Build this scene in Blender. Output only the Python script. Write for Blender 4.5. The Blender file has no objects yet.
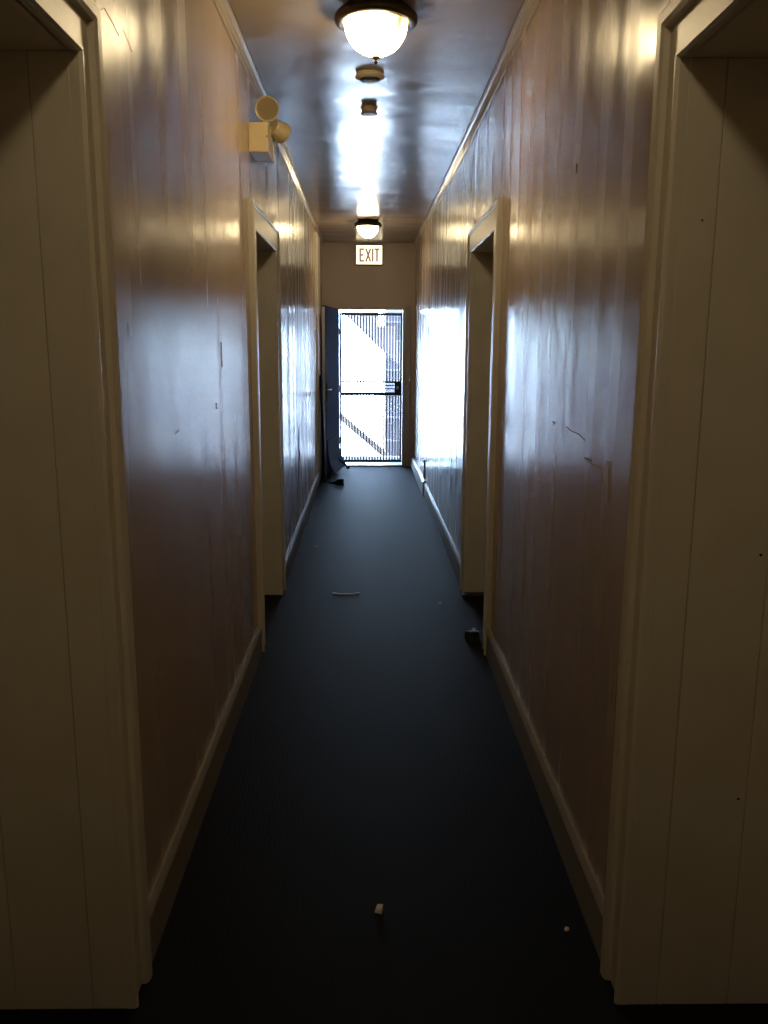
import bpy, math, random
from mathutils import Vector, Matrix
random.seed(7)
S = bpy.context.scene
COL = S.collection
PI = math.pi

# ------------------------------------------------------------------ dimensions
CAM_Z = 1.6
XL, XR, H = -0.593, 0.634, 2.93
YB, YE = -3.2, 11.5
OPEN_Z = 2.17                      # head of the side doorways
NEAR = (0.86, 1.823)
FARL = (4.44, 5.37)
FARR = (4.38, 5.37)
DEEP = 0.52                        # depth of the doorway recesses


def sh(y):                         # the old corridor drifts slightly to the left at its far end
    return -0.042 * min(1.0, max(0.0, (y - 5.5) / 6.0))


# ------------------------------------------------------------------ mesh helpers
class MB:
    def __init__(s):
        s.v = []
        s.f = []

    def add(s, vs, fs):
        b = len(s.v)
        s.v += [Vector(p) for p in vs]
        s.f += [[b + i for i in f] for f in fs]
        return s

    def box(s, x0, x1, y0, y1, z0, z1):
        vs = [(x, y, z) for z in (z0, z1) for y in (y0, y1) for x in (x0, x1)]
        return s.add(vs, [(0, 2, 3, 1), (4, 5, 7, 6), (0, 1, 5, 4), (2, 6, 7, 3), (0, 4, 6, 2), (1, 3, 7, 5)])

    def skewbox(s, xa, xb, y0, y1, z0, z1):   # a box along y that follows the corridor's drift
        ys = [y0] + [y for y in (5.5, 7.0, 8.5, 10.0) if y0 < y < y1] + [y1]
        vs, fs = [], []
        for y in ys:
            d = sh(y)
            vs += [(xa + d, y, z0), (xb + d, y, z0), (xb + d, y, z1), (xa + d, y, z1)]
        n = len(ys)
        for i in range(n - 1):
            a, b = 4 * i, 4 * i + 4
            for k in range(4):
                k2 = (k + 1) % 4
                fs.append((a + k, a + k2, b + k2, b + k))
        fs.append((3, 2, 1, 0))
        e = 4 * (n - 1)
        fs.append((e, e + 1, e + 2, e + 3))
        return s.add(vs, fs)

    def rings(s, rings, closed=True, caps=True):
        n = len(rings[0])
        vs = [p for r in rings for p in r]
        fs = []
        for i in range(len(rings) - 1):
            for k in range(n if closed else n - 1):
                k2 = (k + 1) % n
                fs.append((i * n + k, i * n + k2, (i + 1) * n + k2, (i + 1) * n + k))
        if caps:
            fs.append(tuple(range(n - 1, -1, -1)))
            e = (len(rings) - 1) * n
            fs.append(tuple(range(e, e + n)))
        return s.add(vs, fs)

    def lathe(s, prof, M=None, seg=48):
        M = M or Matrix()
        rings = []
        for r, z in prof:
            rings.append([M @ Vector((r * math.cos(2 * PI * k / seg), r * math.sin(2 * PI * k / seg), z)) for k in range(seg)])
        return s.rings(rings, True, True)

    def tube(s, pts, r, seg=8):
        pts = [Vector(p) for p in pts]
        rs = r if isinstance(r, (list, tuple)) else [r] * len(pts)
        rings = []
        for i, p in enumerate(pts):
            t = (pts[min(i + 1, len(pts) - 1)] - pts[max(i - 1, 0)]).normalized()
            u = t.cross(Vector((0, 0, 1)))
            if u.length < 1e-3:
                u = t.cross(Vector((1, 0, 0)))
            u.normalize()
            w = t.cross(u)
            rings.append([p + (u * math.cos(2 * PI * k / seg) + w * math.sin(2 * PI * k / seg)) * rs[i] for k in range(seg)])
        return s.rings(rings)

    def prism(s, poly, axis, a, b):           # poly in the two other axes (cyclic order), extruded a..b
        def P(u, v, w):
            return {'x': (w, u, v), 'y': (u, w, v), 'z': (u, v, w)}[axis]
        return s.rings([[P(u, v, a) for u, v in poly], [P(u, v, b) for u, v in poly]])

    def build(s, name, mat, parent=None, smooth=False, bevel=0, seg=2, origin=None, angle=40):
        o0 = Vector((0, 0, 0))
        if parent is not None:
            o0 = parent_world(parent)
        elif origin is not None:
            o0 = Vector(origin)
        me = bpy.data.meshes.new(name)
        me.from_pydata([p - o0 for p in s.v], [], s.f)
        import bmesh
        bm = bmesh.new()
        bm.from_mesh(me)
        bmesh.ops.recalc_face_normals(bm, faces=bm.faces)
        bm.to_mesh(me)
        bm.free()
        me.update()
        me.materials.append(mat)
        o = bpy.data.objects.new(name, me)
        COL.objects.link(o)
        if parent is not None:
            o.parent = parent
        else:
            o.location = o0
        if smooth:
            for p in me.polygons:
                p.use_smooth = True
            me.set_sharp_from_angle(angle=math.radians(angle))
        if bevel:
            m = o.modifiers.new('bevel', 'BEVEL')
            m.width = bevel
            m.segments = seg
            m.limit_method = 'ANGLE'
            m.angle_limit = math.radians(35)
        return o


def parent_world(p):
    v = Vector((0, 0, 0))
    while p is not None:
        v += p.location
        p = p.parent
    return v


def empty(name, loc):
    o = bpy.data.objects.new(name, None)
    o.empty_display_size = 0.1
    COL.objects.link(o)
    o.location = loc
    return o


def tag(o, label, cat, group=None):
    o['label'] = label
    o['category'] = cat
    if group:
        o['group'] = group
    return o


def struct(o):
    o['kind'] = 'structure'
    return o


def copy_tree(o, parent=None):
    c = o.copy()
    COL.objects.link(c)
    c.parent = parent
    for ch in list(o.children):
        copy_tree(ch, c)
    return c


# ------------------------------------------------------------------ materials
def nodes(name):
    m = bpy.data.materials.new(name)
    m.use_nodes = True
    nt = m.node_tree
    return m, nt, nt.nodes['Principled BSDF'], nt.nodes, nt.links


def plain(name, col, rough=0.5, metal=0.0, spec=0.5, var=0.06, scale=20, bump=0.0, emit=None, estr=0.0):
    m, nt, b, N, L = nodes(name)
    tc = N.new('ShaderNodeTexCoord')
    no = N.new('ShaderNodeTexNoise')
    no.inputs['Scale'].default_value = scale
    no.inputs['Detail'].default_value = 4
    L.new(tc.outputs['Object'], no.inputs['Vector'])
    mx = N.new('ShaderNodeMix')
    mx.data_type = 'RGBA'
    mx.inputs['A'].default_value = tuple(c * (1 - var) for c in col) + (1,)
    mx.inputs['B'].default_value = tuple(min(1, c * (1 + var)) for c in col) + (1,)
    L.new(no.outputs['Fac'], mx.inputs['Factor'])
    L.new(mx.outputs['Result'], b.inputs['Base Color'])
    b.inputs['Roughness'].default_value = rough
    b.inputs['Metallic'].default_value = metal
    b.inputs['Specular IOR Level'].default_value = spec
    if bump:
        bu = N.new('ShaderNodeBump')
        bu.inputs['Strength'].default_value = bump
        bu.inputs['Distance'].default_value = 0.01
        L.new(no.outputs['Fac'], bu.inputs['Height'])
        L.new(bu.outputs['Normal'], b.inputs['Normal'])
    if emit:
        b.inputs['Emission Color'].default_value = tuple(emit) + (1,)
        b.inputs['Emission Strength'].default_value = estr
    return m


def gloss_paint(name, col, rlo, rhi, streak=(2.0, 16.0, 0.7), bs=0.06, bl=0.10, spec=0.5):
    """old gloss paint: streaky roller marks, uneven plaster, patchy sheen"""
    m, nt, b, N, L = nodes(name)
    tc = N.new('ShaderNodeTexCoord')
    mp = N.new('ShaderNodeMapping')
    mp.inputs['Scale'].default_value = streak
    L.new(tc.outputs['Object'], mp.inputs['Vector'])
    n1 = N.new('ShaderNodeTexNoise')
    n1.inputs['Scale'].default_value = 1.0
    n1.inputs['Detail'].default_value = 1.5
    n1.inputs['Roughness'].default_value = 0.35
    L.new(mp.outputs['Vector'], n1.inputs['Vector'])
    n2 = N.new('ShaderNodeTexNoise')
    n2.inputs['Scale'].default_value = 2.3
    n2.inputs['Detail'].default_value = 3
    L.new(tc.outputs['Object'], n2.inputs['Vector'])
    rr = N.new('ShaderNodeMapRange')
    rr.inputs['From Min'].default_value = 0.3
    rr.inputs['From Max'].default_value = 0.7
    rr.inputs['To Min'].default_value = rlo
    rr.inputs['To Max'].default_value = rhi
    L.new(n1.outputs['Fac'], rr.inputs['Value'])
    L.new(rr.outputs['Result'], b.inputs['Roughness'])
    mx = N.new('ShaderNodeMix')
    mx.data_type = 'RGBA'
    mx.inputs['A'].default_value = tuple(c * 0.93 for c in col) + (1,)
    mx.inputs['B'].default_value = tuple(c * 1.06 for c in col) + (1,)
    L.new(n2.outputs['Fac'], mx.inputs['Factor'])
    L.new(mx.outputs['Result'], b.inputs['Base Color'])
    b1 = N.new('ShaderNodeBump')
    b1.inputs['Strength'].default_value = bs
    b1.inputs['Distance'].default_value = 0.02
    L.new(n1.outputs['Fac'], b1.inputs['Height'])
    b2 = N.new('ShaderNodeBump')
    b2.inputs['Strength'].default_value = bl
    b2.inputs['Distance'].default_value = 0.03
    L.new(n2.outputs['Fac'], b2.inputs['Height'])
    L.new(b1.outputs['Normal'], b2.inputs['Normal'])
    L.new(b2.outputs['Normal'], b.inputs['Normal'])
    b.inputs['Specular IOR Level'].default_value = spec
    return m


def carpet_mat():
    m, nt, b, N, L = nodes('charcoal_carpet')
    tc = N.new('ShaderNodeTexCoord')
    n1 = N.new('ShaderNodeTexNoise')
    n1.inputs['Scale'].default_value = 160
    n1.inputs['Detail'].default_value = 3
    L.new(tc.outputs['Object'], n1.inputs['Vector'])
    wv = N.new('ShaderNodeTexWave')
    wv.inputs['Scale'].default_value = 19
    wv.inputs['Distortion'].default_value = 4.0
    wv.inputs['Detail'].default_value = 2
    wv.bands_direction = 'X'
    L.new(tc.outputs['Object'], wv.inputs['Vector'])
    n2 = N.new('ShaderNodeTexNoise')
    n2.inputs['Scale'].default_value = 1.7
    n2.inputs['Detail'].default_value = 6
    L.new(tc.outputs['Object'], n2.inputs['Vector'])
    mx = N.new('ShaderNodeMix')
    mx.data_type = 'RGBA'
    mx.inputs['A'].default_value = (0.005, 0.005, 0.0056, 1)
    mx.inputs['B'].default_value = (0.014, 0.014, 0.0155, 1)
    ad = N.new('ShaderNodeMath')
    ad.operation = 'MULTIPLY_ADD'
    ad.inputs[1].default_value = 0.5
    L.new(n1.outputs['Fac'], ad.inputs[0])
    hf = N.new('ShaderNodeMath')
    hf.operation = 'MULTIPLY'
    hf.inputs[1].default_value = 0.5
    L.new(n2.outputs['Fac'], hf.inputs[0])
    L.new(hf.outputs[0], ad.inputs[2])
    L.new(ad.outputs[0], mx.inputs['Factor'])
    L.new(mx.outputs['Result'], b.inputs['Base Color'])
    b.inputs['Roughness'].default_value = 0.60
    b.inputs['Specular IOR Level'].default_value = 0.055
    b.inputs['Sheen Weight'].default_value = 0.0
    b.inputs['Sheen Roughness'].default_value = 0.5
    sm = N.new('ShaderNodeMath')
    sm.operation = 'ADD'
    L.new(n1.outputs['Fac'], sm.inputs[0])
    wm = N.new('ShaderNodeMath')
    wm.operation = 'MULTIPLY'
    wm.inputs[1].default_value = 0.25
    L.new(wv.outputs['Fac'], wm.inputs[0])
    L.new(wm.outputs[0], sm.inputs[1])
    bu = N.new('ShaderNodeBump')
    bu.inputs['Strength'].default_value = 0.25
    bu.inputs['Distance'].default_value = 0.004
    L.new(sm.outputs[0], bu.inputs['Height'])
    L.new(bu.outputs['Normal'], b.inputs['Normal'])
    return m


def alabaster(name, strength):
    """lit alabaster glass: the glow varies with the marbling"""
    m, nt, b, N, L = nodes(name)
    tc = N.new('ShaderNodeTexCoord')
    mp = N.new('ShaderNodeMapping')
    mp.inputs['Scale'].default_value = (8, 8, 3)
    mp.inputs['Location'].default_value = (0.45, 0.1, 0.2)
    L.new(tc.outputs['Object'], mp.inputs['Vector'])
    n = N.new('ShaderNodeTexNoise')
    n.inputs['Scale'].default_value = 1.0
    n.inputs['Detail'].default_value = 3
    n.inputs['Distortion'].default_value = 1.0
    L.new(mp.outputs['Vector'], n.inputs['Vector'])
    # the bulb sits off-centre inside the bowl: the glass glows less with distance from it
    vd = N.new('ShaderNodeVectorMath')
    vd.operation = 'DISTANCE'
    vd.inputs[1].default_value = (-0.045, 0.0, -0.07)
    L.new(tc.outputs['Object'], vd.inputs[0])
    mr = N.new('ShaderNodeMapRange')
    mr.inputs['From Min'].default_value = 0.11
    mr.inputs['From Max'].default_value = 0.195
    mr.inputs['To Min'].default_value = 1.0
    mr.inputs['To Max'].default_value = 0.0
    L.new(vd.outputs['Value'], mr.inputs['Value'])
    ma = N.new('ShaderNodeMath')
    ma.operation = 'MULTIPLY_ADD'
    ma.inputs[1].default_value = 0.9
    L.new(n.outputs['Fac'], ma.inputs[0])
    L.new(mr.outputs['Result'], ma.inputs[2])
    cr = N.new('ShaderNodeValToRGB')
    cr.color_ramp.elements[0].position = 0.66
    cr.color_ramp.elements[0].color = (0.021, 0.0105, 0.003, 1)
    cr.color_ramp.elements[1].position = 1.0
    cr.color_ramp.elements[1].color = (1.0, 0.775, 0.44, 1)
    k = cr.color_ramp.elements.new(0.92)
    k.color = (0.20, 0.135, 0.058, 1)
    L.new(ma.outputs[0], cr.inputs['Fac'])
    L.new(cr.outputs['Color'], b.inputs['Emission Color'])
    b.inputs['Emission Strength'].default_value = strength
    b.inputs['Base Color'].default_value = (0.8, 0.7, 0.5, 1)
    b.inputs['Roughness'].default_value = 0.25
    return m


WALLC = (0.43, 0.325, 0.232)
M_WALL = gloss_paint('tan_gloss_wall_paint', WALLC, 0.17, 0.32, (1.5, 6.0, 0.35), 0.03, 0.16)
M_WALL_R = gloss_paint('tan_gloss_wall_paint_streaked', WALLC, 0.15, 0.32, (1.5, 7.5, 0.35), 0.07, 0.20)
M_END = gloss_paint('tan_end_wall_with_glow', (0.60, 0.49, 0.43), 0.35, 0.5, (10.0, 3.0, 0.7), 0.06, 0.08)  # wall tan lightened: the glow around the exit is in the colour
M_CEIL = gloss_paint('gloss_ceiling_paint', (0.42, 0.35, 0.28), 0.15, 0.27, (3.0, 5.0, 1.0), 0.10, 0.25)
M_TRIM = plain('cream_trim_paint', (0.66, 0.625, 0.54), 0.36, var=0.08, scale=9, bump=0.12)
M_BASE = plain('beige_baseboard_paint', (0.25, 0.22, 0.18), 0.4, var=0.10, scale=7, bump=0.15)
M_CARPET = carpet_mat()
M_BRONZE = plain('dark_bronze_metal', (0.06, 0.042, 0.028), 0.38, metal=0.7)
M_GLASS = alabaster('lit_alabaster_glass', 40.0)
M_PLASTIC = plain('yellowed_plastic', (0.66, 0.56, 0.40), 0.4)
M_WPLASTIC = plain('white_plastic', (0.75, 0.73, 0.68), 0.4)
M_DARKP = plain('dark_plastic', (0.03, 0.027, 0.024), 0.45)
M_IVORY = plain('ivory_enamel', (0.76, 0.61, 0.36), 0.35)
M_LAMPHEAD = plain('aged_lamp_plastic', (0.62, 0.51, 0.30), 0.25)
M_LENS = plain('silvered_lamp_reflector', (0.50, 0.42, 0.25), 0.28, metal=0.75)
M_SIGN = plain('lit_sign_face', (0.8, 0.76, 0.6), 0.4, emit=(1.0, 0.85, 0.55), estr=2.0)
M_RED = plain('faded_red_lettering', (0.25, 0.12, 0.09), 0.5, emit=(0.48, 0.27, 0.19), estr=0.5)
M_SIGNBOX = plain('brown_sign_housing', (0.10, 0.075, 0.045), 0.5)
M_IRON = plain('iron_with_blue_haze', (0.018, 0.034, 0.085), 0.4, metal=0.2)  # blue haze from the bright exit is put into the iron's colour
M_BLUE = plain('dark_blue_door_paint', (0.006, 0.015, 0.055), 0.7, spec=0.10)
M_NAVY = plain('dark_navy_metal', (0.003, 0.007, 0.024), 0.65, spec=0.10)
M_FRAME = plain('grey_door_frame_paint', (0.45, 0.42, 0.42), 0.45)
M_PAPER = plain('white_paper', (0.85, 0.84, 0.80), 0.8, var=0.03)
M_RUBBER = plain('black_rubber', (0.012, 0.012, 0.012), 0.6)
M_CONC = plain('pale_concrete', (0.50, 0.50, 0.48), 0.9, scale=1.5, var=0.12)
M_NEAR_GROUND = plain('dark_near_ground', (0.035, 0.036, 0.04), 0.9, scale=4, var=0.2)
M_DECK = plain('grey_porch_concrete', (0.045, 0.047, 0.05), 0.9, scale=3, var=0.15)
M_STAIR = plain('grey_painted_stair', (0.2, 0.2, 0.22), 0.8, scale=5)
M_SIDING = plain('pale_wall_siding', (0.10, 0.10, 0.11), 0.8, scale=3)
M_RAIL = plain('weathered_rail_wood', (0.24, 0.22, 0.20), 0.8, scale=14)
M_BRICK = plain('brown_facade_masonry', (0.25, 0.17, 0.12), 0.9, scale=5, var=0.2)
M_STEEL = plain('brushed_steel', (0.5, 0.48, 0.44), 0.3, metal=0.9)
M_CRACK = plain('cracked_plaster', (0.06, 0.045, 0.03), 0.8)
M_FLAKE = plain('lifted_paint_edge', (0.85, 0.80, 0.72), 0.35)

# ------------------------------------------------------------------ shell
JT = 0.022                         # thickness of the jamb boards


def side_wall(name, x, s, doors, mat):
    """one side wall with its two doorway openings; s = -1 left, +1 right"""
    m = MB()
    out = x + s * 0.75
    edges = [YB]
    for a, b in doors:
        edges += [a - JT, b + JT]
    edges.append(YE + 0.02)
    xa, xb = (out, x) if s < 0 else (x, out)
    for i in range(0, len(edges), 2):
        m.skewbox(xa, xb, edges[i], edges[i + 1], 0, H + 0.02)
    for a, b in doors:
        m.skewbox(xa, xb, a - JT, b + JT, OPEN_Z + JT, H + 0.02)
        m.skewbox(*sorted((x + s * (DEEP + 0.03), out)), a - JT, b + JT, 0, OPEN_Z + JT)  # backing added behind the leaf to stop daylight leaking in
    return struct(m.build(name, mat))


wall_left = side_wall('wall_left', XL, -1, (NEAR, FARL), M_WALL)
wall_right = side_wall('wall_right', XR, 1, (NEAR, FARR), M_WALL_R)

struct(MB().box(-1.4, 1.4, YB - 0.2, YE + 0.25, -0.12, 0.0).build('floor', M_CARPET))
struct(MB().box(-1.4, 1.4, YB - 0.2, YE + 0.25, H, H + 0.15).build('ceiling', M_CEIL))
struct(MB().box(-1.4, 1.4, YB - 0.2, YB, 0, H).build('wall_back', M_WALL))
DX0, DX1, DZ = -0.447, 0.462, 2.115          # the exit doorway
m = MB()
m.box(-7, DX0, YE, YE + 0.25, -1.2, 7.0)
m.box(DX1, 7, YE, YE + 0.25, -1.2, 7.0)
m.box(DX0, DX1, YE, YE + 0.25, DZ, 7.0)
struct(m.build('wall_end', M_END))

# recessed doorways: jamb boards, moulded casing, door leaf at the back
CAS = [(0.0, 0.0), (0.0, 0.016), (0.004, 0.024), (0.011, 0.024), (0.013, 0.012), (0.082, 0.012), (0.084, 0.025),
       (0.093, 0.030), (0.112, 0.032), (0.118, 0.026), (0.124, 0.024), (0.126, 0.016), (0.130, 0.0)]


def doorway(idx, x, s, yn, yf, seams, lean=0.0, zt=OPEN_Z, flat=False):
    e = struct(empty('door_%d' % idx, (x + s * 0.3, (yn + yf) / 2, 0)))
    # casing swept round the opening with mitred corners
    prof = CAS if not flat else [(0, 0), (0, 0.018), (0.004, 0.022), (0.108, 0.022), (0.112, 0.030), (0.126, 0.030), (0.13, 0.024), (0.13, 0)]
    rings = []
    for k in range(4):
        r = []
        for t, p in prof:
            y, z = ((yn - t, 0.0), (yn - t, zt + t), (yf + t, zt + t), (yf + t, 0.0))[k]
            pp = p + (lean * z / 2.3 if p > 0 else -0.004)
            r.append((x - s * pp, y, z))
        rings.append(r)
    MB().rings(rings).build('casing', M_TRIM, e, smooth=True, angle=20)
    # jamb boards with open seams between them
    edges = [abs(v - x) for v in seams] + [DEEP]
    for yy, sg in ((yf, 1), (yn, -1)):
        m = MB()
        a = 0.0042
        for ed in edges:
            xa, xb = sorted((x + s * a, x + s * (ed - 0.0007)))
            y0, y1 = sorted((yy, yy + sg * JT))
            m.box(xa, xb, y0, y1, 0.0, zt)
            a = ed + 0.0007
        m.build('jamb', M_TRIM, e, bevel=0.0014, seg=2)
    xa, xb = sorted((x, x + s * DEEP))
    MB().box(xa, xb, yn, yf, zt, zt + JT).build('head_jamb', M_TRIM, e)
    xa, xb = sorted((x + s * (DEEP - 0.045), x + s * DEEP))
    leaf = MB().box(xa, xb, yn + 0.003, yf - 0.003, 0.012, zt - 0.003)
    xf = x + s * (DEEP - 0.045)
    lf = leaf.build('door_leaf', M_TRIM, e, bevel=0.003)
    for z0, z1 in ((0.25, 0.95), (1.15, 1.95)):
        ym = (yn + yf) / 2
        for a, b in ((yn + 0.13, ym - 0.06), (ym + 0.06, yf - 0.13)):
            xa, xb = sorted((xf - s * 0.008, xf + s * 0.01))
            MB().box(xa, xb, a, b, z0, z1).build('panel', M_TRIM, lf_local(lf), bevel=0.007)
    Mx = Matrix.Translation((xf, yn + 0.07, 1.0)) @ Matrix.Rotation(-s * PI / 2, 4, 'Y')
    MB().lathe([(0.03, 0), (0.03, 0.006), (0.012, 0.01), (0.012, 0.035), (0.026, 0.045), (0.028, 0.06), (0.018, 0.072), (0.002, 0.074)], Mx, 24).build('door_knob', M_STEEL, lf_local(lf), smooth=True)
    return e


def lf_local(o):
    return o


d1 = doorway(1, XL, -1, NEAR[0], NEAR[1], (-0.677, -0.863))
d2 = doorway(2, XR, 1, NEAR[0], NEAR[1] + 0.017, (0.712, 0.89)) if False else doorway(2, XR, 1, NEAR[0], NEAR[1], (0.7135, 0.889))
d3 = doorway(3, XL, -1, FARL[0], FARL[1], (-0.70, -0.88), lean=0.0, flat=True)
d4 = doorway(4, XR, 1, FARR[0], FARR[1], (0.75, 0.92), lean=0.0, flat=True)
# two old screw holes in the right jamb
for z in (1.149, 0.556, 1.86):
    xx = 0.886 if z < 1.5 else 0.70
    Mx = Matrix.Translation((xx - 0.015, NEAR[1] + 0.0005, z)) @ Matrix.Rotation(PI / 2, 4, 'X')
    MB().lathe([(0.004 if z < 1.5 else 0.0025, 0), (0.003 if z < 1.5 else 0.002, 0.0015)], Mx, 12).build('screw', M_RUBBER, d2)

# baseboards
BASE = [(0, 0), (0.020, 0), (0.020, 0.128), (0.014, 0.142), (0.008, 0.150), (0, 0.150)]


def baseboard(name, x, s, y0, y1, hk=1.0, pk=1.0):
    m = MB()
    ys = [y0] + [y for y in (5.5, 7.0, 8.5, 10.0) if y0 < y < y1] + [y1]
    m.rings([[(x + sh(y) - s * (p * pk if p else -0.004), y, z * hk) for p, z in BASE] for y in ys])
    return struct(m.build(name, M_BASE, smooth=True, angle=20))


C = 0.13
for y0, y1 in ((YB, NEAR[0] - C), (NEAR[1] + C, FARL[0] - C), (FARL[1] + C, 7.55), (7.58, YE)):
    baseboard('baseboard_left', XL, -1, y0, y1, 1.0 if y0 < 7 else 0.9)
for y0, y1 in ((YB, NEAR[0] - C), (NEAR[1] + C, FARR[0] - C), (FARR[1] + C, 9.15), (9.15, 10.3), (10.3, YE)):
    baseboard('baseboard_right', XR, 1, y0, y1, 1.12 if y0 == 9.15 else 1.0, 1.7 if y0 >= 9.1 else 1.0)

# crown mouldings along both ceiling edges (trim of the setting)
CROWN = [(0, 0), (0.036, 0), (0.036, -0.006), (0.030, -0.012), (0.022, -0.016), (0.017, -0.026), (0.012, -0.032), (0.012, -0.046), (0.006, -0.054), (0, -0.056)]
for i, (x, s) in enumerate(((XL, -1), (XR, 1))):
    m = MB()
    ys = [YB, 5.5, 7, 8.5, 10, YE]
    m.rings([[(x + sh(y) - s * (p if p else -0.003), y, H - 0.005 + z) for p, z in CROWN] for y in ys])
    struct(m.build('trim_%d' % (i + 1), M_CEIL, smooth=True, angle=25))
# flat pilaster board at the far end of the left wall
struct(MB().skewbox(XL - 0.004, XL + 0.022, 10.0, 10.62, 0.15, H - 0.06).build('trim_3', M_TRIM, bevel=0.004))
# small vertical cover strip low on the far right wall
struct(MB().skewbox(XR - 0.014, XR + 0.004, 9.3, 9.42, 0.15, 0.38).build('trim_4', M_BASE, bevel=0.006))

# exit doorway frame
fr = struct(empty('door_5', (0, YE + 0.1, 0)))
m = MB()
m.prism([(DX0, 0), (DX0 + 0.03, 0), (DX0 + 0.03, DZ - 0.03), (DX1 - 0.03, DZ - 0.03), (DX1 - 0.03, 0), (DX1, 0), (DX1, DZ), (DX0, DZ)], 'y', YE - 0.012, YE + 0.16)
m.build('frame', M_FRAME, fr, bevel=0.004)
MB().box(DX0 + 0.03, DX1 - 0.03, YE - 0.01, YE + 0.2, 0.0, 0.018).build('threshold', M_STEEL, fr, bevel=0.005)
xx = DX1 + 0.018
MB().box(DX1 + 0.0, DX1 + 0.075, YE - 0.02, YE + 0.01, 0, DZ + 0.02).build('casing', M_FRAME, fr, bevel=0.006)

# ------------------------------------------------------------------ security gate
GX0, GX1, GY = DX0 + 0.034, DX1 - 0.034, YE + 0.09
gate = tag(empty('security_gate', ((GX0 + GX1) / 2, GY, 0.02)),
           'dark iron barred security gate closed across the exit doorway at the far end', 'gate')
GZ0, GZ1 = 0.045, 2.045
t = 0.028
for a, b in ((GX0, GX0 + t), (GX1 - t, GX1)):
    MB().box(a, b, GY - t / 2, GY + t / 2, GZ0, GZ1).build('stile', M_IRON, gate, bevel=0.002)
for z0, z1 in ((GZ0, GZ0 + 0.036), (GZ1 - 0.034, GZ1), (0.955, 1.0), (1.122, 1.146)):
    MB().box(GX0 + t, GX1 - t, GY - t / 2, GY + t / 2, z0, z1).build('rail', M_IRON, gate, bevel=0.002)
for z in (1.046, 1.088):
    MB().box(GX0 + t, GX1 - 0.10, GY - 0.006, GY + 0.006, z - 0.007, z + 0.007).build('rail', M_IRON, gate)
nb = 20
for k in range(nb):
    x = GX0 + t + (GX1 - GX0 - 2 * t) * (k + 0.5) / nb
    for z0, z1 in ((GZ0 + 0.036, 0.955), (1.146, GZ1 - 0.034)):
        MB().box(x - 0.009, x + 0.009, GY - 0.009, GY + 0.009, z0, z1).build('bar', M_IRON, gate)
lk = MB().box(GX1 - 0.105, GX1 - 0.022, GY - 0.03, GY + 0.03, 0.96, 1.146).build('lock_box', M_IRON, gate, bevel=0.004)
Mx = Matrix.Translation((GX1 - 0.06, GY - 0.03, 1.06)) @ Matrix.Rotation(PI / 2, 4, 'X')
MB().lathe([(0.02, 0), (0.02, 0.008), (0.012, 0.014), (0.004, 0.016)], Mx, 20).build('keyhole', M_STEEL, lk, smooth=True)
for z in (0.3, 1.0, 1.75):
    MB().lathe([(0.011, 0), (0.011, 0.09)], Matrix.Translation((GX0 - 0.002, GY - 0.016, z)), 12).build('hinge', M_IRON, gate, smooth=True)

# ------------------------------------------------------------------ open exit door leaf against the left wall
A = Vector((-0.462, 11.46, 0))
B = Vector((-0.585, 10.42, 0))
dv = (B - A).normalized()
nv = Vector((-dv.y, dv.x, 0))
if nv.x < 0:
    nv = -nv                        # towards the corridor


def obox(m, a0, a1, n0, n1, z0, z1):          # box in door-leaf axes: along, across, up
    vs = []
    for z in (z0, z1):
        for n in (n0, n1):
            for a in (a0, a1):
                p = A + dv * a + nv * n
                vs.append((p.x, p.y, z))
    return m.add(vs, [(0, 2, 3, 1), (4, 5, 7, 6), (0, 1, 5, 4), (2, 6, 7, 3), (0, 4, 6, 2), (1, 3, 7, 5)])


LEN = (B - A).length
leaf = tag(empty('metal_door', (A + dv * LEN / 2)),
           'dark blue metal door leaf swung open against the left wall beside the barred gate', 'door')
lf = obox(MB(), 0, LEN, 0, 0.044, 0.03, 2.085).build('leaf', M_BLUE, leaf, bevel=0.003)
obox(MB(), LEN - 0.012, LEN + 0.002, 0.004, 0.04, 0.03, 2.07).build('edge_channel', M_FRAME, leaf)
# kick plate whose foot has bent away from the leaf
rings = []
for z, o in ((0.46, 0.046), (0.36, 0.050), (0.27, 0.060), (0.19, 0.078), (0.13, 0.10), (0.085, 0.125), (0.05, 0.15)):
    r = []
    for a in (0.10, LEN - 0.05):
        for d in (0, 0.006):
            p = A + dv * a + nv * (o + d)
            r.append(Vector((p.x, p.y, z)))
    rings.append([r[0], r[2], r[3], r[1]])
MB().rings(rings).build('kick_plate', M_NAVY, leaf, smooth=True)
for z in (0.25, 1.05, 1.85):
    MB().lathe([(0.012, 0), (0.012, 0.1)], Matrix.Translation((A.x - 0.004, A.y + 0.012, z)), 12).build('hinge', M_STEEL, leaf, smooth=True)
obox(MB(), LEN - 0.13, LEN - 0.07, 0.044, 0.052, 0.95, 1.15).build('handle_plate', M_NAVY, leaf, bevel=0.002)
p1 = A + dv * 0.35 + nv * 0.13
MB().tube([(p1.x - 0.05, p1.y, 0.17), (p1.x + 0.02, p1.y - 0.01, 0.10), (p1.x + 0.075, p1.y - 0.02, 0.055)], 0.012, 10).build('door_holder', M_NAVY, leaf, smooth=True)
MB().lathe([(0.004, 0.0), (0.022, 0.006), (0.022, 0.035), (0.012, 0.05)], Matrix.Translation((p1.x + 0.08, p1.y - 0.02, 0.02)), 20).build('holder_foot', M_RUBBER, leaf, smooth=True)
p0 = A + dv * (LEN - 0.1) + nv * 0.05
MB().tube([(p0.x, p0.y, 1.08), (p0.x + 0.035, p0.y, 1.08), (p0.x + 0.04, p0.y + 0.1, 1.08)], 0.009, 10).build('lever_handle', M_STEEL, leaf, smooth=True)

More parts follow.
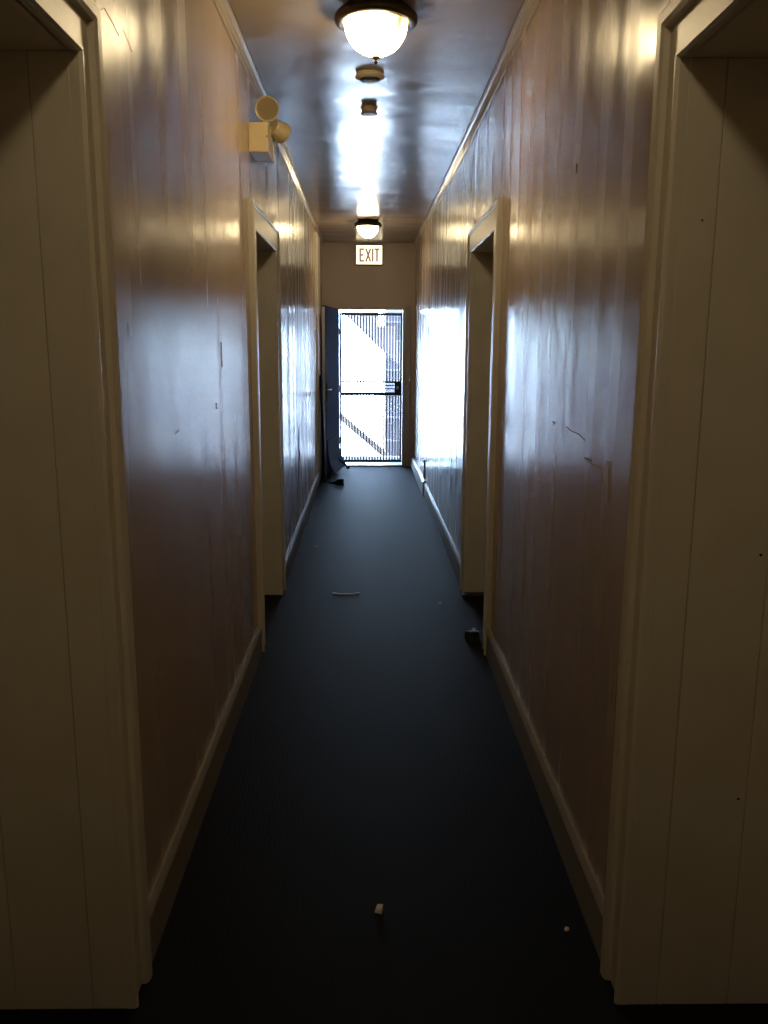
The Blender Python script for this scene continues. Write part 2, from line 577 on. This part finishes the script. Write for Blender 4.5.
# long board leaning in the gap beside the leaf
bd = MB()
rings = []
for z, x in ((0.0, -0.545), (1.27, -0.583)):
    rings.append([(x - 0.014, 10.06, z), (x + 0.014, 10.06, z), (x + 0.014, 10.30, z), (x - 0.014, 10.30, z)])
bo = bd.rings(rings).build('wooden_board', M_NAVY, None, bevel=0.003, origin=(-0.55, 10.18, 0))
tag(bo, 'narrow dark board stood upright against the left wall beside the blue door', 'board')

# black wedge on the floor under the leaf
w = MB()
c0 = Vector((-0.42, 9.98, 0))
dirw = Vector((0.62, -0.78, 0)).normalized()
sw = Vector((0.78, 0.62, 0))
rings = []
for a, h in ((-0.13, 0.006), (0.02, 0.03), (0.12, 0.075), (0.14, 0.07)):
    p = c0 + dirw * a
    rings.append([p - sw * 0.035, p + sw * 0.035, p + sw * 0.032 + Vector((0, 0, h)), p - sw * 0.032 + Vector((0, 0, h))])
wd = w.rings(rings).build('door_wedge', M_NAVY, None, bevel=0.004, origin=c0)
tag(wd, 'dark door wedge lying on the carpet by the foot of the open door', 'door wedge')

# ------------------------------------------------------------------ ceiling lights
def ceiling_light(name, x, y, label, sc=1.0):
    e = tag(empty(name, (x, y, H)), label, 'lamp', 'flush ceiling lights along the corridor')
    T = Matrix.Translation((x, y, H)) @ Matrix.Scale(sc, 4, (1, 0, 0)) @ Matrix.Scale(sc, 4, (0, 1, 0))
    MB().lathe([(0.125, 0.0), (0.128, -0.008), (0.140, -0.014), (0.155, -0.022), (0.165, -0.034), (0.167, -0.048), (0.163, -0.058), (0.154, -0.063), (0.136, -0.064), (0.129, -0.060), (0.126, -0.045)], T, 64).build('rim', M_BRONZE, e, smooth=True)
    prof = [(0.1275, -0.05)]
    for k in range(1, 15):
        a = k / 14 * PI / 2
        prof.append((max(0.1275 * math.cos(a) ** 0.97, 0.004), -0.056 - 0.121 * math.sin(a)))
    MB().lathe(prof, T, 64).build('glass_dome', M_GLASS, e, smooth=True)
    MB().lathe([(0.004, -0.176), (0.016, -0.179), (0.017, -0.185), (0.008, -0.189), (0.006, -0.195), (0.009, -0.200), (0.006, -0.207), (0.001, -0.210)], T, 20).build('finial', M_BRONZE, e, smooth=True)
    return e


ceiling_light('ceiling_light', 0.021, 3.71, 'lit bronze-rimmed dome ceiling light, the nearer and larger one overhead')
ceiling_light('ceiling_light', -0.027, 9.55, 'lit bronze-rimmed dome ceiling light, the small far one just above the exit sign', 0.9)
ceiling_light('ceiling_light', 0.02, 0.62, 'lit bronze-rimmed dome ceiling light above the nearest doorways, out of the frame', 0.72)

# smoke detector
sx, sy = -0.004, 4.55
sd = tag(empty('smoke_detector', (sx, sy, H)), 'round beige smoke detector on the ceiling between the near lamp and the small sensor', 'smoke detector')
T = Matrix.Translation((sx, sy, H)) @ Matrix.Scale(0.52, 4, (0, 0, 1))
MB().lathe([(0.066, 0), (0.068, -0.012), (0.06, -0.016)], T, 48).build('base', M_PLASTIC, sd, smooth=True)
cv = MB().lathe([(0.058, -0.014), (0.072, -0.018), (0.074, -0.028), (0.070, -0.036), (0.058, -0.046), (0.052, -0.048), (0.050, -0.044)], T, 48).build('cover', M_PLASTIC, sd, smooth=True)
MB().lathe([(0.050, -0.044), (0.049, -0.058), (0.040, -0.064), (0.018, -0.065)], T, 48).build('vent_ring', M_DARKP, sd, smooth=True)
MB().lathe([(0.020, -0.063), (0.019, -0.069), (0.004, -0.071)], T, 24).build('test_button', M_PLASTIC, sd, smooth=True)
for a in (2.3, 5.4):
    MB().lathe([(0.006, -0.060), (0.005, -0.067), (0.001, -0.068)], T @ Matrix.Translation((0.033 * math.cos(a), 0.033 * math.sin(a), 0)), 12).build('indicator', M_WPLASTIC, sd, smooth=True)

# small cylindrical sensor
sx, sy = -0.009, 5.15
ss = tag(empty('ceiling_sensor', (sx, sy, H)), 'small drum-shaped ceiling sensor with a white underside, beyond the smoke detector', 'sensor')
T = Matrix.Translation((sx, sy, H)) @ Matrix.Scale(0.38, 4, (0, 0, 1))
MB().lathe([(0.050, 0), (0.050, -0.006), (0.044, -0.014), (0.042, -0.03), (0.042, -0.066), (0.046, -0.078), (0.049, -0.086), (0.048, -0.092)], T, 40).build('housing', M_PLASTIC, ss, smooth=True)
MB().lathe([(0.046, -0.091), (0.044, -0.096), (0.03, -0.099), (0.002, -0.100)], T, 40).build('cover', M_WPLASTIC, ss, smooth=True)
MB().lathe([(0.004, -0.098), (0.003, -0.104)], T, 10).build('indicator', M_DARKP, ss, smooth=True)

# ------------------------------------------------------------------ emergency light on the left wall
em = tag(empty('emergency_light', (XL, 4.5, 2.53)), 'cream emergency light box with two round lamp heads, high on the left wall', 'emergency light')
hs = MB().box(XL, -0.498, 4.39, 4.61, 2.528, 2.665).build('housing', M_IVORY, em, bevel=0.004, seg=3)
MB().box(XL + 0.001, -0.494, 4.612, 4.625, 2.526, 2.66).build('end_cap', M_WPLASTIC, em, bevel=0.002)
MB().lathe([(0.004, 0), (0.003, 0.002)], Matrix.Translation((-0.503, 4.39, 2.60)) @ Matrix.Rotation(PI / 2, 4, 'X'), 12).build('screw', M_DARKP, hs)


def lamp_head(c, d, r, depth):
    q = Vector(d).normalized().to_track_quat('Z', 'Y').to_matrix().to_4x4()
    T = Matrix.Translation(c) @ q
    hd = MB().lathe([(0.010, -depth), (r * 0.62, -depth * 0.97), (r * 0.80, -depth * 0.80), (r * 0.93, -depth * 0.3), (r, -0.01), (r * 1.02, 0.0), (r * 0.98, 0.006), (r * 0.88, 0.004), (r * 0.86, -0.008)], T, 40).build('lamp_head', M_LAMPHEAD, em, smooth=True)
    MB().lathe([(r * 0.87, -0.006), (r * 0.80, -0.022), (r * 0.62, -0.036), (r * 0.40, -0.044), (r * 0.20, -0.047), (r * 0.19, -0.022), (r * 0.12, -0.014), (0.002, -0.012)], T, 40).build('lens', M_LENS, hd, smooth=True)
    return hd


lamp_head((-0.503, 4.42, 2.731), (0.05, -1.0, -0.22), 0.058, 0.085)
lamp_head((-0.447, 4.60, 2.662), (0.55, 0.75, -0.25), 0.05, 0.075)
MB().tube([(-0.535, 4.50, 2.66), (-0.53, 4.49, 2.70), (-0.51, 4.47, 2.73)], 0.012, 12).build('bracket', M_LAMPHEAD, em, smooth=True)
MB().tube([(-0.52, 4.55, 2.66), (-0.50, 4.56, 2.682), (-0.475, 4.565, 2.672)], 0.011, 12).build('bracket', M_LAMPHEAD, em, smooth=True)

# ------------------------------------------------------------------ exit sign
SX0, SX1, SZ0, SZ1, SYF = -0.183, 0.152, 2.655, 2.890, YE - 0.06
sg = tag(empty('exit_sign', ((SX0 + SX1) / 2, YE, SZ0)), 'lit white EXIT sign with red lettering high on the end wall above the gate', 'sign')
MB().box(SX0 - 0.007, SX1 + 0.007, SYF, YE, SZ0 - 0.012, SZ1 + 0.012).build('housing', M_SIGNBOX, sg, bevel=0.003)
MB().box(SX0, SX1, SYF - 0.004, SYF + 0.003, SZ0, SZ1).build('face', M_SIGN, sg)
FW, FH = SX1 - SX0, SZ1 - SZ0


def stroke(m, pts, wd):
    """a flat thick stroke between two points of the sign face (fractions of its size)"""
    (u0, v0), (u1, v1) = pts
    a = Vector((SX0 + u0 * FW, 0, SZ0 + v0 * FH))
    b = Vector((SX0 + u1 * FW, 0, SZ0 + v1 * FH))
    d = (b - a).normalized()
    n = Vector((-d.z, 0, d.x)) * wd / 2
    q = [a + n, b + n, b - n, a - n]
    m.rings([[(p.x, SYF - 0.004, p.z) for p in q], [(p.x, SYF - 0.007, p.z) for p in q]])


ST = 0.023
T0, B0 = 0.84, 0.13
letters = [
    [((0.15, B0), (0.15, T0)), ((0.12, T0 - 0.045), (0.31, T0 - 0.045)), ((0.15, 0.49), (0.28, 0.49)), ((0.12, B0 + 0.045), (0.31, B0 + 0.045))],
    [((0.37, T0), (0.55, B0)), ((0.55, T0), (0.37, B0))],
    [((0.635, B0), (0.635, T0))],
    [((0.80, B0), (0.80, T0)), ((0.70, T0 - 0.045), (0.90, T0 - 0.045))],
]
for lt in letters:
    m = MB()
    for k, st in enumerate(lt):
        stroke(m, st, ST)
    m.build('letter', M_RED, sg)

# ------------------------------------------------------------------ small litter on the carpet
def scrap(name, x, y, r, mat, label, cat, h=0.012, group=None, skew=0.3):
    m = MB()
    n = 7
    ring0, ring1 = [], []
    for k in range(n):
        a = 2 * PI * k / n
        rr = r * random.uniform(0.75, 1.15)
        ring0.append((x + rr * math.cos(a), y + rr * math.sin(a), 0.0))
        ring1.append((x + rr * 0.8 * math.cos(a + skew), y + rr * 0.8 * math.sin(a + skew), h * random.uniform(0.6, 1.2)))
    m.rings([ring0, ring1])
    return tag(m.build(name, mat, None, origin=(x, y, 0)), label, cat, group)


m = MB()
x, y = 0.0285, 2.185
m.rings([[(x - 0.014, y - 0.007, 0), (x + 0.006, y - 0.014, 0.0), (x + 0.011, y + 0.004, 0), (x - 0.003, y + 0.012, 0)],
         [(x - 0.011, y - 0.002, 0.008), (x + 0.007, y - 0.008, 0.014), (x + 0.011, y + 0.007, 0.017), (x - 0.005, y + 0.013, 0.014)]])
tag(m.build('paper_scrap', M_PAPER, None, origin=(x, y, 0)), 'crumpled white paper scrap on the dark carpet in the middle foreground', 'paper scrap')
scrap('paper_crumb', -0.434, 6.727, 0.012, M_PAPER, 'tiny white crumb on the carpet near the left wall past the far doorway', 'crumb')
scrap('paper_crumb', 0.445, 5.17, 0.010, M_PAPER, 'tiny white crumb on the carpet just before the right far doorway jamb', 'crumb', 0.01)
scrap('paper_crumb', 0.60, 4.67, 0.012, M_PAPER, 'white crumb beside the black rubber lump in the right far doorway', 'crumb', 0.01)
scrap('paper_crumb', 0.553, 2.10, 0.007, M_FLAKE, 'small grey crumb near the right baseboard in the foreground', 'crumb', 0.006)
m = MB()
m.tube([(-0.245, 5.40, 0.004), (-0.20, 5.375, 0.004), (-0.15, 5.37, 0.004), (-0.10, 5.38, 0.004), (-0.07, 5.405, 0.004)], 0.004, 6)
tag(m.build('loose_thread', M_FLAKE, None, smooth=True, origin=(-0.16, 5.38, 0)), 'pale loose thread lying across the carpet between the far doorways', 'thread')
scrap('rubber_lump', 0.575, 4.50, 0.05, M_RUBBER, 'black rubber lump on the floor at the near edge of the right far doorway', 'rubber lump', 0.05)
m = MB().box(0.60, 0.80, 5.28, 5.345, 0.0, 0.028)
tag(m.build('rubber_strip', M_RUBBER, None, bevel=0.006, origin=(0.70, 5.31, 0)), 'black rubber strip at the foot of the right far doorway jamb', 'rubber strip')

# ------------------------------------------------------------------ cracks and lifted paint on the walls (surface damage)
def crack(parent, pts, s, x, r, mat, name):
    p = [(x - s * 0.0005 + sh(y), y, z) for y, z in pts]
    MB().tube(p, r, 6).build(name, mat, parent, smooth=True)


CR = [
    (wall_right, 1, XR, [(2.724, 1.350), (2.66, 1.343), (2.56, 1.342), (2.487, 1.332)], 0.0011, M_CRACK, 'crack'),
    (wall_right, 1, XR, [(2.477, 1.281), (2.44, 1.283), (2.40, 1.283)], 0.0022, M_CRACK, 'crack'),
    (wall_right, 1, XR, [(2.476, 1.276), (2.40, 1.274), (2.31, 1.277), (2.278, 1.264), (2.273, 1.24)], 0.0014, M_WALL, 'paint_ridge'),
    (wall_right, 1, XR, [(2.235, 1.305), (2.231, 1.281), (2.229, 1.227), (2.228, 1.19)], 0.0022, M_FLAKE, 'paint_ridge'),
    (wall_right, 1, XR, [(2.94, 1.35), (2.92, 1.343), (2.90, 1.35)], 0.002, M_CRACK, 'chip'),
    (wall_right, 1, XR, [(2.752, 2.155), (2.75, 2.13)], 0.0025, M_CRACK, 'chip'),
    (wall_left, -1, XL, [(3.445, 1.616), (3.45, 1.57), (3.452, 1.518)], 0.0022, M_CRACK, 'chip'),
    (wall_left, -1, XL, [(3.291, 1.386), (3.288, 1.363)], 0.003, M_CRACK, 'chip'),
    (wall_left, -1, XL, [(2.585, 1.338), (2.61, 1.341), (2.64, 1.342)], 0.0012, M_CRACK, 'chip'),
    (wall_left, -1, XL, [(2.051, 2.325), (2.074, 2.337), (2.131, 2.328), (2.184, 2.316)], 0.0008, M_WALL, 'paint_ridge'),
    (wall_left, -1, XL, [(2.222, 2.342), (2.26, 2.33), (2.295, 2.316)], 0.0007, M_WALL, 'paint_ridge'),
    (wall_left, -1, XL, [(7.18, 0.925), (7.14, 0.83), (7.20, 0.70), (7.10, 0.56), (6.95, 0.40), (6.85, 0.18)], [0.002, 0.006, 0.009, 0.006, 0.003, 0.002], M_CRACK, 'crack'),
    (wall_left, -1, XL, [(6.86, 0.80), (6.84, 0.66), (6.86, 0.55)], [0.002, 0.005, 0.002], M_CRACK, 'crack'),
]
for par, s, x, pts, r, mat, name in CR:
    crack(par, pts, s, x, r, mat, name)

# ------------------------------------------------------------------ outdoors
struct(MB().box(-60, 60, 18.6, 160, -1.2, -1.0).build('ground', M_CONC))
struct(MB().box(-60, 60, YE + 0.25, 18.6, -1.2, -1.0).build('ground', M_NEAR_GROUND))  # strip nearest the building, darker than the ground beyond
pd = tag(empty('porch', (0, 12.2, -1.0)), 'grey concrete porch slab just outside the barred gate', 'porch')

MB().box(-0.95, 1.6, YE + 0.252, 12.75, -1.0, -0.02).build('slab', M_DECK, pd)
MB().box(-0.95, -0.80, YE + 0.252, 12.75, -0.02, 1.25).build('side_wall', M_CONC, pd, bevel=0.01)  # unseen parapet, added to keep the sun off the slab

# concrete outdoor stair coming down to the right, its stepped top edge seen through the bars
st = tag(empty('outdoor_staircase', (0.3, 13.4, -1.0)), 'pale outdoor staircase sloping down to the right beyond the upper bars of the gate', 'staircase')
rise, go = 0.204, 0.256
top = []
X0, Z0 = 0.115 - 4 * go, 1.879 + 4 * rise
n = 14
for k in range(n):
    xk = X0 + k * go
    zk = Z0 - k * rise
    top += [(xk, zk), (xk + go, zk)]
low = [(X0 + n * go, Z0 - (n) * rise - 0.2), (X0 + 3 * go, 2.02), (X0, 2.75)]
# underside follows the slope seen in the gate
xa, za, slope = -0.45, 2.145, -0.93
und = []
for xq in (X0 + n * go, 0.9, 0.25, -0.45, X0):
    und.append((xq, za + slope * (xq - xa) if xq < 0.3 else za + slope * (0.3 - xa) - 0.8 * (xq - 0.3)))
MB().prism(top + und, 'y', 12.95, 13.95).build('flight', M_STAIR, st)
for xp in (1.3,):
    MB().box(xp - 0.08, xp + 0.08, 13.3, 13.46, -1.0, 0.62).build('post', M_STAIR, st)
for k in range(3, 12):
    xk = X0 + k * go
    zk = Z0 - k * rise
    MB().box(xk - 0.02, xk + go, 12.93, 13.97, zk - 0.005, zk + 0.025).build('tread', M_RAIL, st)

# lower railing sloping the same way
rl = tag(empty('stair_railing', (0, 13.2, -1.0)), 'dark sloping stair railing beyond the lower bars of the gate', 'railing')
MB().prism([(-0.60, 0.72), (0.62, -0.33), (0.62, -0.45), (-0.60, 0.60)], 'y', 13.18, 13.24).build('handrail', M_RAIL, rl)
for xp in (-0.57, 0.55):
    zt = 0.72 - (xp + 0.6) * 0.86 - 0.06
    MB().box(xp - 0.035, xp + 0.035, 13.18, 13.24, -1.0, zt).build('post', M_RAIL, rl)

# neighbouring house on the right
nbld = tag(empty('neighbour_house', (3.0, 17, -1.0)), 'pale neighbouring house wall on the right beyond the gate', 'house')
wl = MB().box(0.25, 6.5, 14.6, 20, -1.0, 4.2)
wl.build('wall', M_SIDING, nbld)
for k in range(12):
    z = -0.8 + k * 0.4
    MB().box(0.235, 6.5, 14.58, 14.6, z, z + 0.03).build('siding_strip', M_STAIR, nbld)
MB().prism([(0.0, 4.2), (6.8, 4.2), (3.4, 6.2)], 'y', 14.3, 20.3).build('roof', M_BRICK, nbld)

# ------------------------------------------------------------------ light
w = bpy.data.worlds.new('sky')
S.world = w
w.use_nodes = True
nt = w.node_tree
bg = nt.nodes['Background']
tc = nt.nodes.new('ShaderNodeTexCoord')
sp = nt.nodes.new('ShaderNodeSeparateXYZ')
nt.links.new(tc.outputs['Generated'], sp.inputs[0])
cr = nt.nodes.new('ShaderNodeValToRGB')
cr.color_ramp.elements[0].position = 0.0
cr.color_ramp.elements[0].color = (0.52, 0.75, 1.0, 1)
cr.color_ramp.elements[1].position = 0.6
cr.color_ramp.elements[1].color = (0.36, 0.58, 1.0, 1)
nt.links.new(sp.outputs['Z'], cr.inputs['Fac'])
nt.links.new(cr.outputs['Color'], bg.inputs['Color'])
bg.inputs['Strength'].default_value = 42.0

sd_ = bpy.data.lights.new('sun', 'SUN')
sd_.energy = 190
sd_.angle = math.radians(0.6)
sd_.color = (0.74, 0.87, 1.0)
so = bpy.data.objects.new('sun', sd_)
COL.objects.link(so)
so.rotation_euler = Vector((0.72, -0.08, -0.69)).to_track_quat('-Z', 'Y').to_euler()

pl = bpy.data.lights.new('sky_portal', 'AREA')
pl.shape = 'RECTANGLE'
pl.size = DX1 - DX0
pl.size_y = DZ
pl.cycles.is_portal = True
po = bpy.data.objects.new('sky_portal', pl)
COL.objects.link(po)
po.location = ((DX0 + DX1) / 2, YE + 0.24, DZ / 2)
po.rotation_euler = (PI / 2, 0, PI)      # faces into the corridor (-Y)
po.rotation_euler = Vector((0, -1, 0)).to_track_quat('-Z', 'Z').to_euler()

# ------------------------------------------------------------------ camera
cam = bpy.data.cameras.new('camera')
co = bpy.data.objects.new('camera', cam)
COL.objects.link(co)
S.camera = co
f, pitch, yaw, roll = 848.0, 0.1922, 0.0168, 0.0048
cam.sensor_fit = 'VERTICAL'
cam.sensor_height = 24.0
cam.lens = f / 1024 * 24.0
cam.clip_start = 0.02
cp, sp_ = math.cos(pitch), math.sin(pitch)
cy, sy = math.cos(yaw), math.sin(yaw)
F = Vector((sy * cp, cy * cp, -sp_))
R = Vector((cy, -sy, 0))
U = R.cross(F)
R2 = R * math.cos(roll) + U * math.sin(roll)
U2 = U * math.cos(roll) - R * math.sin(roll)
mw = Matrix((R2, U2, -F)).transposed().to_4x4()
mw.translation = Vector((0, 0, CAM_Z))
co.matrix_world = mw

S.view_settings.view_transform = 'Standard'
S.view_settings.look = 'None'
S.view_settings.exposure = 0.0
S.view_settings.gamma = 1.0
S.view_settings.use_curve_mapping = False
S.cycles.use_denoising = True
S.cycles.max_bounces = 10
S.cycles.diffuse_bounces = 5
S.cycles.glossy_bounces = 5
S.cycles.sample_clamp_indirect = 20
S.cycles.caustics_reflective = True
